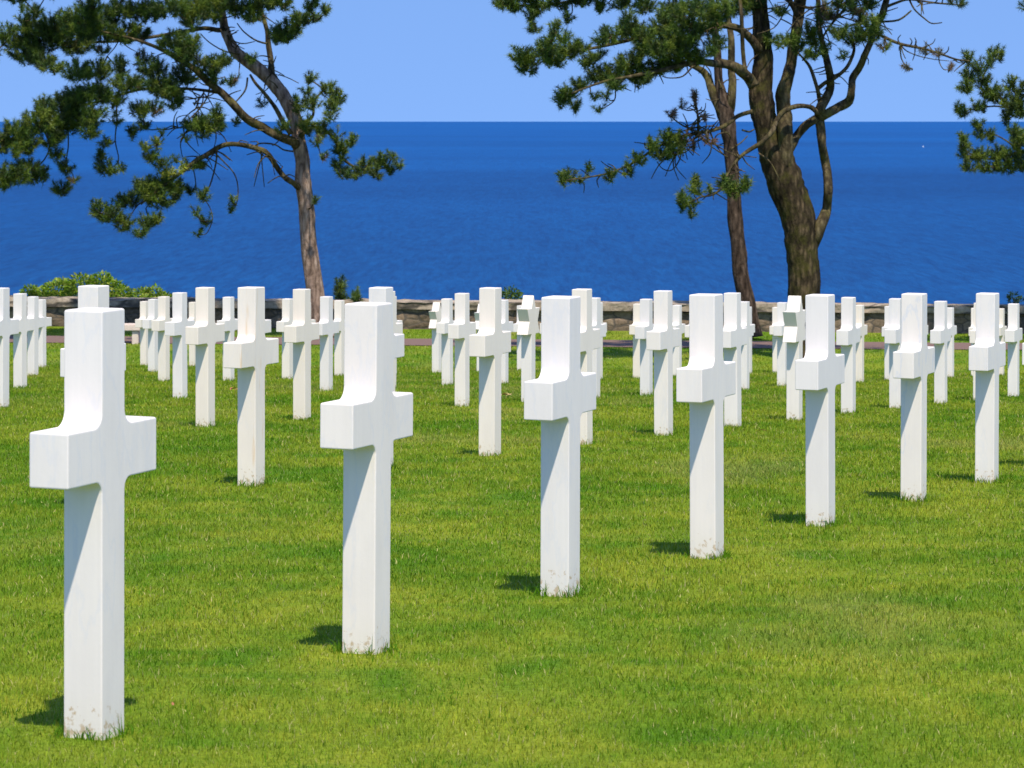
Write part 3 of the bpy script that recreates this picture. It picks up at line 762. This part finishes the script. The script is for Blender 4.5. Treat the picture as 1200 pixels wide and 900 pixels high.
for q in twigs_along([(845,172,1),(825,165,1),(808,150,1),(800,175,1),(780,185,1)], 46, 30, 23) + twigs_along([(814,118,1),(818,135,1),(820,155,1)], 16, 18, 24): limbsB.append((q, -.8, -.8 + random.uniform(-.5, .5)))
for q in twigs_along(archB[8:], 16, 20, 25) + twigs_along([(760,60,1),(800,40,1),(850,30,1)], 20, 30, 26): limbsB.append((q, -1.2, -1.2 + random.uniform(-.4, .4)))
blobsB = [(590,4,12,8),(605,8,13,7),(625,10,15,9),(650,5,16,7),(680,2,14,6),(627,32,7,8),(622,20,5,7),(665,20,5,11,'m'),(650,35,7,8),(705,8,9,9),(730,5,14,7),(755,8,13,9),
(610,65,12,9),(620,78,13,11),(640,60,13,11),(650,70,15,11),(665,60,15,9),(645,50,9,7),(660,45,7,6),(680,58,13,7),(690,75,9,9),(705,48,11,5),(718,42,13,9),(728,40,7,9),(735,25,7,11),(700,65,8,5),(745,40,13,13),(760,50,18,14),(780,30,17,13),(790,45,18,14),(775,60,20,11),(740,75,20,12),(720,88,17,11),(700,90,13,9),(680,100,9,7),(665,112,11,9),(658,118,7,9),(674,127,6,7),(695,115,5,4),(710,113,4,5),(702,128,4,4),(720,100,12,6),(750,90,16,10),(770,80,13,9),(790,75,14,9),(800,60,16,13),(810,40,15,13),(800,20,15,11),(815,70,9,7),(758,95,4,6),(749,98,4,5),(830,30,15,14),(838,52,12,8),(845,15,15,13),(865,10,13,11),(880,5,13,9),(820,10,18,9),(832,62,7,5),
(900,50,7,7),(912,52,5,6),(925,48,9,7),(935,55,7,8),(947,38,9,9),(955,50,7,7),(955,65,7,7),(945,65,5,4),(965,60,5,7),(985,40,11,9),(1000,48,9,7),(1005,40,9,7),(1022,35,11,12),(1030,25,7,5),(1018,45,7,6),(1035,56,7,5,'m'),(989,65,4,5),(970,15,12,9,'m'),(1000,10,11,8,'m'),(990,5,12,7),(1018,5,9,8),(1008,22,8,6,'m'),(960,25,6,6,'m'),(915,15,7,6),
(1125,5,5,5),(1115,3,6,3,'m'),(1084,62,5,5,'b'),(1067,80,5,4,'b'),(1112,82,4,3,'b'),(1100,63,4,3,'b'),(1135,70,6.5,6),
(814,117,7,7,'b'),(797,125,6,4,'b'),(785,137,6,7,'b'),(826,140,4,5,'b'),(782,163,8,8),(795,165,7,7),(765,172,6,8),(748,188,7.5,7.5),(775,183,11,7),(790,178,9,7),(738,200,6,6.5),(716,207,7.5,5.5),(688,200,4,5),(668,207,7,7),(660,212,6.5,6.5),(680,211,4.5,3.5),(805,165,7,5,'b'),(815,172,7,4,'b'),(830,165,7,5,'b'),
(814,218,7.5,8),(818,225,5,4),(800,240,5.5,11),(813,238,4.5,5),(810,252,5.5,3.5),(798,235,3.5,7),(850,218,7.5,8.5),(857,226,8,7),(867,222,7,5.5),(877,218,5.5,8),(832,224,3,4)]
blobsB += [(x, y, random.uniform(16, 26), random.uniform(12, 18)) for x, y in ((620,-12),(670,-18),(720,-20),(770,-22),(820,-25),(870,-25),(920,-30),(970,-25),(1020,-25),(1060,-30),(700,-50),(750,-55),(800,-60),(850,-65),(900,-70),(950,-70),(1000,-65),(1040,-60),(780,-95),(830,-105),(880,-115),(930,-110),(980,-100),(860,-150),(910,-150),(880,-180))]
pine('pine_tree', 'large old pine with thick mossy forking trunk right of the middle', 14.9, limbsB, blobsB, M_BARKD, TREES, needle=(.095, .0098, 64))

# --- slender pine behind it
trunkT = [(882,396,13),(880,384,10.5),(875,355,9.8),(867.6,320,9.2),(865.4,290,8.8),(861,255,8.7),(860,230,7.8),(858,200,7.7),(856,170,8.3),(853,150,9.4),(850,132,10.5),(846,118,8),(844,106,6.2),(842,91,4.8),(840.5,60,4.5),(836,20,4),(832,-15,3.4),(828,-60,2.2),(830,-105,1.2)]
limbsT = [(trunkT,0,.2),([(846,134,5.5),(838,117,5.2),(834,106,5),(830,93,4.5),(824,84.5,4),(815,79,3.4),(800,73,2.5),(780,66,1.6),(765,58,1)],0,.9),
 ([(854,136,5.5),(857,118,5.2),(858.5,97.5,4.8),(857,82,4.4),(857,50,4),(855,32,3.6),(851,0,3.2),(854,-40,2)],.1,.4),
 ([(812,78,1.2),(800,90,.9),(785,92,.7),(776,90,.5)],.4,.7),([(857,175,1),(868,168,.8),(876,160,.6)],0,.2),([(853,185,1),(842,178,.8),(830,170,.6)],0,-.3)]
for q in twigs_along(trunkT[6:16], 14, 24, 31): limbsT.append((q, .1, random.uniform(-.4, .4)))
blobsT = [(x, y, random.uniform(12, 18), random.uniform(8, 13)) for x, y in ((770,55),(790,12),(850,-8),(815,-20),(870,-30),(800,-45),(840,-55),(875,-60),(820,-80),(850,-95),(830,-118),(790,-15))]
pine('pine_tree', 'slender dark pine trunk standing just left of the mossy forked pine', 16.4, limbsT, blobsT, M_BARKT, TREES)

# --- pine whose branches reach in at the right
trunkR = [(1288,398,16),(1286,385,12.5),(1280,330,11),(1272,270,10.2),(1268,210,9.5),(1262,150,8.8),(1264,90,8),(1270,30,7),(1268,-30,5),(1272,-90,3),(1270,-130,1.5)]
limbsR = [(trunkR,0,.2),([(1267,205,4),(1245,192,3.4),(1220,182,2.8),(1195,179,2.2),(1170,186,1.6),(1145,185,1.1),(1130,175,.8)],0,-1.0),
 ([(1262,160,3.8),(1240,150,3.2),(1210,138,2.6),(1188,126,2.1),(1168,112,1.7),(1152,94,1.3),(1163,70,.9)],0,.6),
 ([(1185,128,1.2),(1165,125,1),(1145,128,.8),(1124,131,.6)],.4,.2),([(1195,178,1.2),(1180,166,1),(1165,158,.8),(1148,153,.6)],-.6,-.5),
 ([(1264,95,3),(1240,70,2.2),(1220,40,1.6),(1205,12,1)],.1,.3)]
blobsR = [(1165,64,7,7),(1160,72,5,7),(1172,66,4,7),(1150,80,9,7),(1135,92,8,9),(1133,105,9,7),(1150,95,9,9),(1160,110,11,9),(1170,115,9,7),(1185,100,7,7),(1192,112,9,11),(1183,125,9,9),(1180,140,5,9),(1195,130,9,9),(1130,132,9,4.5),(1121,127,4.5,5.5),(1142,125,7,5),(1155,128,5,4.5),(1146,150,5.5,6.5),(1150,158,7,5.5),(1162,160,6.5,6),(1130,163,5.5,5),(1128,172,5.5,7),(1135,182,9,7),(1150,184,11,7),(1170,182,11,7),(1185,185,13,9),(1195,160,7,9),(1188,155,7,7),(1195,170,9,11),(1160,195,13,7),(1135,198,9,5),(1180,198,13,7),(1198,195,8,7),(1202,6,5,9),(1215,100,16,14),(1225,130,18,14),(1220,165,18,14),(1240,190,16,12),(1245,110,20,16)]
blobsR += [(x, y, random.uniform(16, 24), random.uniform(12, 18)) for x, y in ((1300,150),(1320,100),(1310,60),(1240,40),(1300,10),(1340,50),(1230,-20),(1270,-50),(1310,-40),(1260,-100),(1290,-90),(1270,-140))]
pine('pine_tree', 'pine whose needled boughs reach in from the right edge', 16.3, limbsR, blobsR, M_BARK, TREES)

# --- young pine shoots behind the wall
for (x, y0, y1, rx, lab) in ((398, 362, 328, 4, 'young pine leader poking above the wall beside the left pine trunk, taller one'), (417, 362, 343, 3.2, 'short young pine leader above the wall, right of the taller one')):
    bl_ = [(x + random.uniform(-1, 1), yy, rx * (1 - .25 * k / 5), 4) for k, yy in enumerate(np.linspace(y0 - 8, y1 + 3, 6))]
    pine('young_pine', lab, 17.5, [([(x, y0 + 20, 2), (x, y0 - 5, 1.4), (x, y1, .5)], 0, 0)], bl_, M_BARK, 'young pines behind the wall', dens=1.6, cat='young pine')

# ------------------------------------------------------------------ shrubs beyond the wall
def shrub(name, label, d, blobs, cols, cat, L=.11, wd=.036, k=1.0):
    x0 = sum(b[0] for b in blobs) / len(blobs); base = P(x0, 372, d)
    root = empty(name, base); tag(root, label, cat)
    st = Mesh(); cs = []; ds = []; cc = []
    pxm = d / 1000
    for (x, y, rx, ry) in blobs:
        c0 = P(x, y, d, random.uniform(-.25, .25)) - base
        g0 = P(x0 + (x - x0) * .6, 378, d) - base
        st.add(tube([(g0, .02), ((g0 + c0) / 2 + Vector((random.uniform(-.1, .1), 0, 0)), .014), (c0, .007)], 5))
        m = int(k * 8 * math.pi * rx * ry / 9)
        for _ in range(m):
            while True:
                u = [random.uniform(-1, 1) for _ in range(3)]
                s = sum(q*q for q in u)
                if .1 < s < 1: break
            p = c0 + Vector((u[0] * rx * pxm, u[2] * max(rx, ry) * pxm, u[1] * ry * pxm))
            dv = Vector((u[0], u[2], u[1] * .6 + .5)) + Vector([random.uniform(-.5, .5) for _ in range(3)]); dv.normalize()
            cs.append(p); ds.append(dv); cc.append(np.array(random.choice(cols)) * random.uniform(.7, 1.3))
    cs = np.array(cs); ds = np.array(ds); cc = np.array(cc); n = len(cs)
    sd = np.cross(ds, rng.normal(size=(n, 3))); sd /= np.linalg.norm(sd, axis=1)[:, None]
    ln = (L * (.6 + .8 * rng.random(n)))[:, None]; ww = wd * (.6 + .8 * rng.random((n, 1)))
    md = cs + ds * ln * .45; tp = cs + ds * ln + np.array([0, 0, -.25]) * ln
    V = np.stack([cs, md - sd * ww * .5, tp, md + sd * ww * .5], 1).reshape(-1, 3)
    o4 = np.arange(n)[:, None] * 4
    Fq = np.concatenate([o4 + np.array([0, 1, 2]), o4 + np.array([0, 2, 3])], 1).reshape(-1)
    fast_mesh('foliage', V, Fq, 3, M_LEAF, np.repeat(cc, 4, 0), root)
    new_obj('stems', st.v, st.f, M_BARKT, root, smooth=True)
    return root
LG = [(.15, .26, .015), (.22, .34, .022), (.11, .20, .012), (.34, .38, .06)]
shrub('bush', 'broad light green bush behind the wall, behind the foreground cross', 17.6, [(35,343,8,7),(48,346,15,9),(70,340,18,12),(95,335,18,12),(118,332,14,11),(130,338,14,10),(142,345,12,8),(100,348,30,8),(62,350,22,6),(140,351,16,5)], LG, 'bush')
shrub('bush', 'smaller green bush behind the wall above the left cluster of far crosses', 17.6, [(165,347,11,8),(180,346,12,9),(192,350,8,6),(172,352,14,5)], LG, 'bush')
shrub('bush', 'little green bush behind the wall beside the middle crosses', 17.6, [(592,347,6,5),(600,345,8,7),(606,351,7,4)], [(.07, .13, .02), (.10, .16, .03)], 'bush', .10, .035)
shrub('bush', 'tiny dark bush behind the wall at the far right', 17.6, [(1187,350,5,7),(1194,353,5,4)], [(.04, .08, .02), (.06, .10, .03)], 'bush', .09, .03)
# low growth along the back of the wall
shrub('bush', 'low green tips behind the wall right of the left pine trunk', 17.6, [(408,354,5,3),(420,355,6,2.5),(384,352,3,3)], [(.05, .09, .02), (.07, .11, .03)], 'bush', .09, .03)

# ------------------------------------------------------------------ dry leaves on the lawn
M_DRY = plain_material('dry_leaf', (.36, .22, .10), (.52, .38, .18), 60)
M_DRYB = plain_material('brown_leaf', (.20, .085, .035), (.32, .15, .07), 60)
def dry_leaf(px, py, dguess, n, size, mat, label):
    # find the lawn point under this photo position
    d = dguess
    for _ in range(40): d = float(drop((px - 600) / 1000 * d, d)) / ((py - HOR) / 1000)
    p = P(px, py, d); v = []; f = []
    for k in range(n):
        a = random.uniform(0, 6.28); cx, cy = random.uniform(-1, 1) * size * (n > 1) * 1.3, random.uniform(-.6, .6) * size * (n > 1)
        o = len(v); R2 = Matrix.Rotation(a, 3, 'Z'); sc = size * random.uniform(.7, 1.1)
        for q in range(7):
            t = q / 6; wdt = .32 * math.sin(math.pi * min(.98, t * .96 + .03))
            for s in (-1, 0, 1):
                lp = R2 @ Vector(((t - .5) * sc * 1.6, s * wdt * sc, .035 + sc * (.5 * t * t + .25 * abs(s) * wdt)))
                v.append((lp.x + cx, lp.y + cy, lp.z))
        for q in range(6):
            for s in range(2): f.append((o+q*3+s, o+q*3+s+1, o+q*3+s+4, o+q*3+s+3))
    o = new_obj('dry_leaf' if n == 1 else 'dry_leaves', v, f, mat, smooth=True); o.location = p
    tag(o, label, 'leaves' if n > 1 else 'leaf')
dry_leaf(597, 468, 8, 7, .055, M_DRY, 'tan curled dry leaves on the grass near the middle')
dry_leaf(273, 461, 9, 3, .06, M_DRYB, 'reddish brown dry leaves on grass left of the rust streaked cross')
dry_leaf(889, 511, 6, 2, .05, M_DRYB, 'flat brown dry leaf pair on grass between fourth and fifth front crosses')
dry_leaf(210, 843, 2.1, 2, .012, M_DRYB, 'small brown dead leaf bits right of the foreground cross foot')

# ------------------------------------------------------------------ far sailing boat
bd = 48 / ((173 - HOR) / 1000)
bp_ = Vector(((1082 - 600) / 1000 * bd, F * bd, SEAZ))
boat = empty('sailing_boat', bp_); boat.scale = (.42, .42, .42)
M_WHITE = plain_material('white_gelcoat', (.8, .8, .8), (.85, .85, .85), 1)
sec = [(-3.6, .9), (-2, 1.3), (0, 1.5), (2, 1.2), (4.2, .05)]
v = []; f = []
for (x, hw) in sec: v += [(x, -hw, 1.1), (x, -hw * .6, -.3), (x, hw * .6, -.3), (x, hw, 1.1)]
for k in range(4):
    for s in range(4): f.append((k*4+s, k*4+(s+1) % 4, k*4+4+(s+1) % 4, k*4+4+s))
f += [(0, 1, 2, 3), (19, 18, 17, 16)]
new_obj('hull', v, f, M_WHITE, boat)
v, f = tube([(Vector((.5, 0, .8)), .09), (Vector((.5, 0, 8.5)), .05)], 6); new_obj('mast', v, f, M_WHITE, boat)
new_obj('sail', [(.4, -.03, 1.9), (-3.2, -.03, 2), (.4, -.03, 8.2), (.4, .03, 1.9), (-3.2, .03, 2), (.4, .03, 8.2)], [(0, 1, 2), (5, 4, 3), (0, 3, 4, 1), (1, 4, 5, 2), (2, 5, 3, 0)], M_WHITE, boat)
tag(boat, 'tiny white sailing boat far out on the blue sea', 'boat')

# ------------------------------------------------------------------ light, sky, camera
sun_h = Vector((.45 * -cu + .33 * su, .45 * -su - .33 * cu, 1.0)).normalized()   # towards the sun
el = math.asin(sun_h.z); azm = math.atan2(sun_h.x, sun_h.y)
sl = bpy.data.lights.new('sun', 'SUN'); sl.energy = 2.95; sl.angle = math.radians(1.2); sl.color = (1, .915, .77)
so = bpy.data.objects.new('sun', sl); COL.objects.link(so)
so.rotation_euler = sun_h.to_track_quat('Z', 'Y').to_euler()
wd = bpy.data.worlds.new('World'); S.world = wd; wd.use_nodes = True
N = wd.node_tree.nodes; Lk = wd.node_tree.links; bg = N['Background']
sky = N.new('ShaderNodeTexSky'); sky.sky_type = 'NISHITA'; sky.sun_disc = False
sky.sun_elevation = el; sky.sun_rotation = azm; sky.altitude = 0; sky.air_density = 1.0; sky.dust_density = .2; sky.ozone_density = 3
tcw = N.new('ShaderNodeTexCoord'); va = N.new('ShaderNodeVectorMath'); va.operation = 'ADD'; va.inputs[1].default_value = (0, 0, .45)
vn = N.new('ShaderNodeVectorMath'); vn.operation = 'NORMALIZE'
Lk.new(tcw.outputs['Generated'], va.inputs[0]); Lk.new(va.outputs[0], vn.inputs[0]); Lk.new(vn.outputs[0], sky.inputs['Vector'])
hs = N.new('ShaderNodeHueSaturation'); hs.inputs['Saturation'].default_value = 1.1; hs.inputs['Hue'].default_value = .505; hs.inputs['Value'].default_value = 1.0
Lk.new(sky.outputs[0], hs.inputs['Color']); Lk.new(hs.outputs[0], bg.inputs['Color']); bg.inputs['Strength'].default_value = .12

cam = bpy.data.cameras.new('camera'); co = bpy.data.objects.new('camera', cam); COL.objects.link(co)
cam.sensor_width = 36; cam.lens = F * 1000 / 1200 * 36
cam.shift_y = -(450 - (HOR - .6)) / 1200
cam.clip_end = 400000; cam.clip_start = .1
co.location = (0, 0, CAMZ); co.rotation_euler = (math.radians(90), 0, 0)
cam.dof.use_dof = True; cam.dof.focus_distance = 12.5; cam.dof.aperture_fstop = 20
S.camera = co
S.render.engine = 'CYCLES'
S.render.resolution_x = 1024; S.render.resolution_y = 768
S.view_settings.view_transform = 'Standard'; S.view_settings.look = 'None'
S.view_settings.exposure = 1.15; S.view_settings.gamma = 1
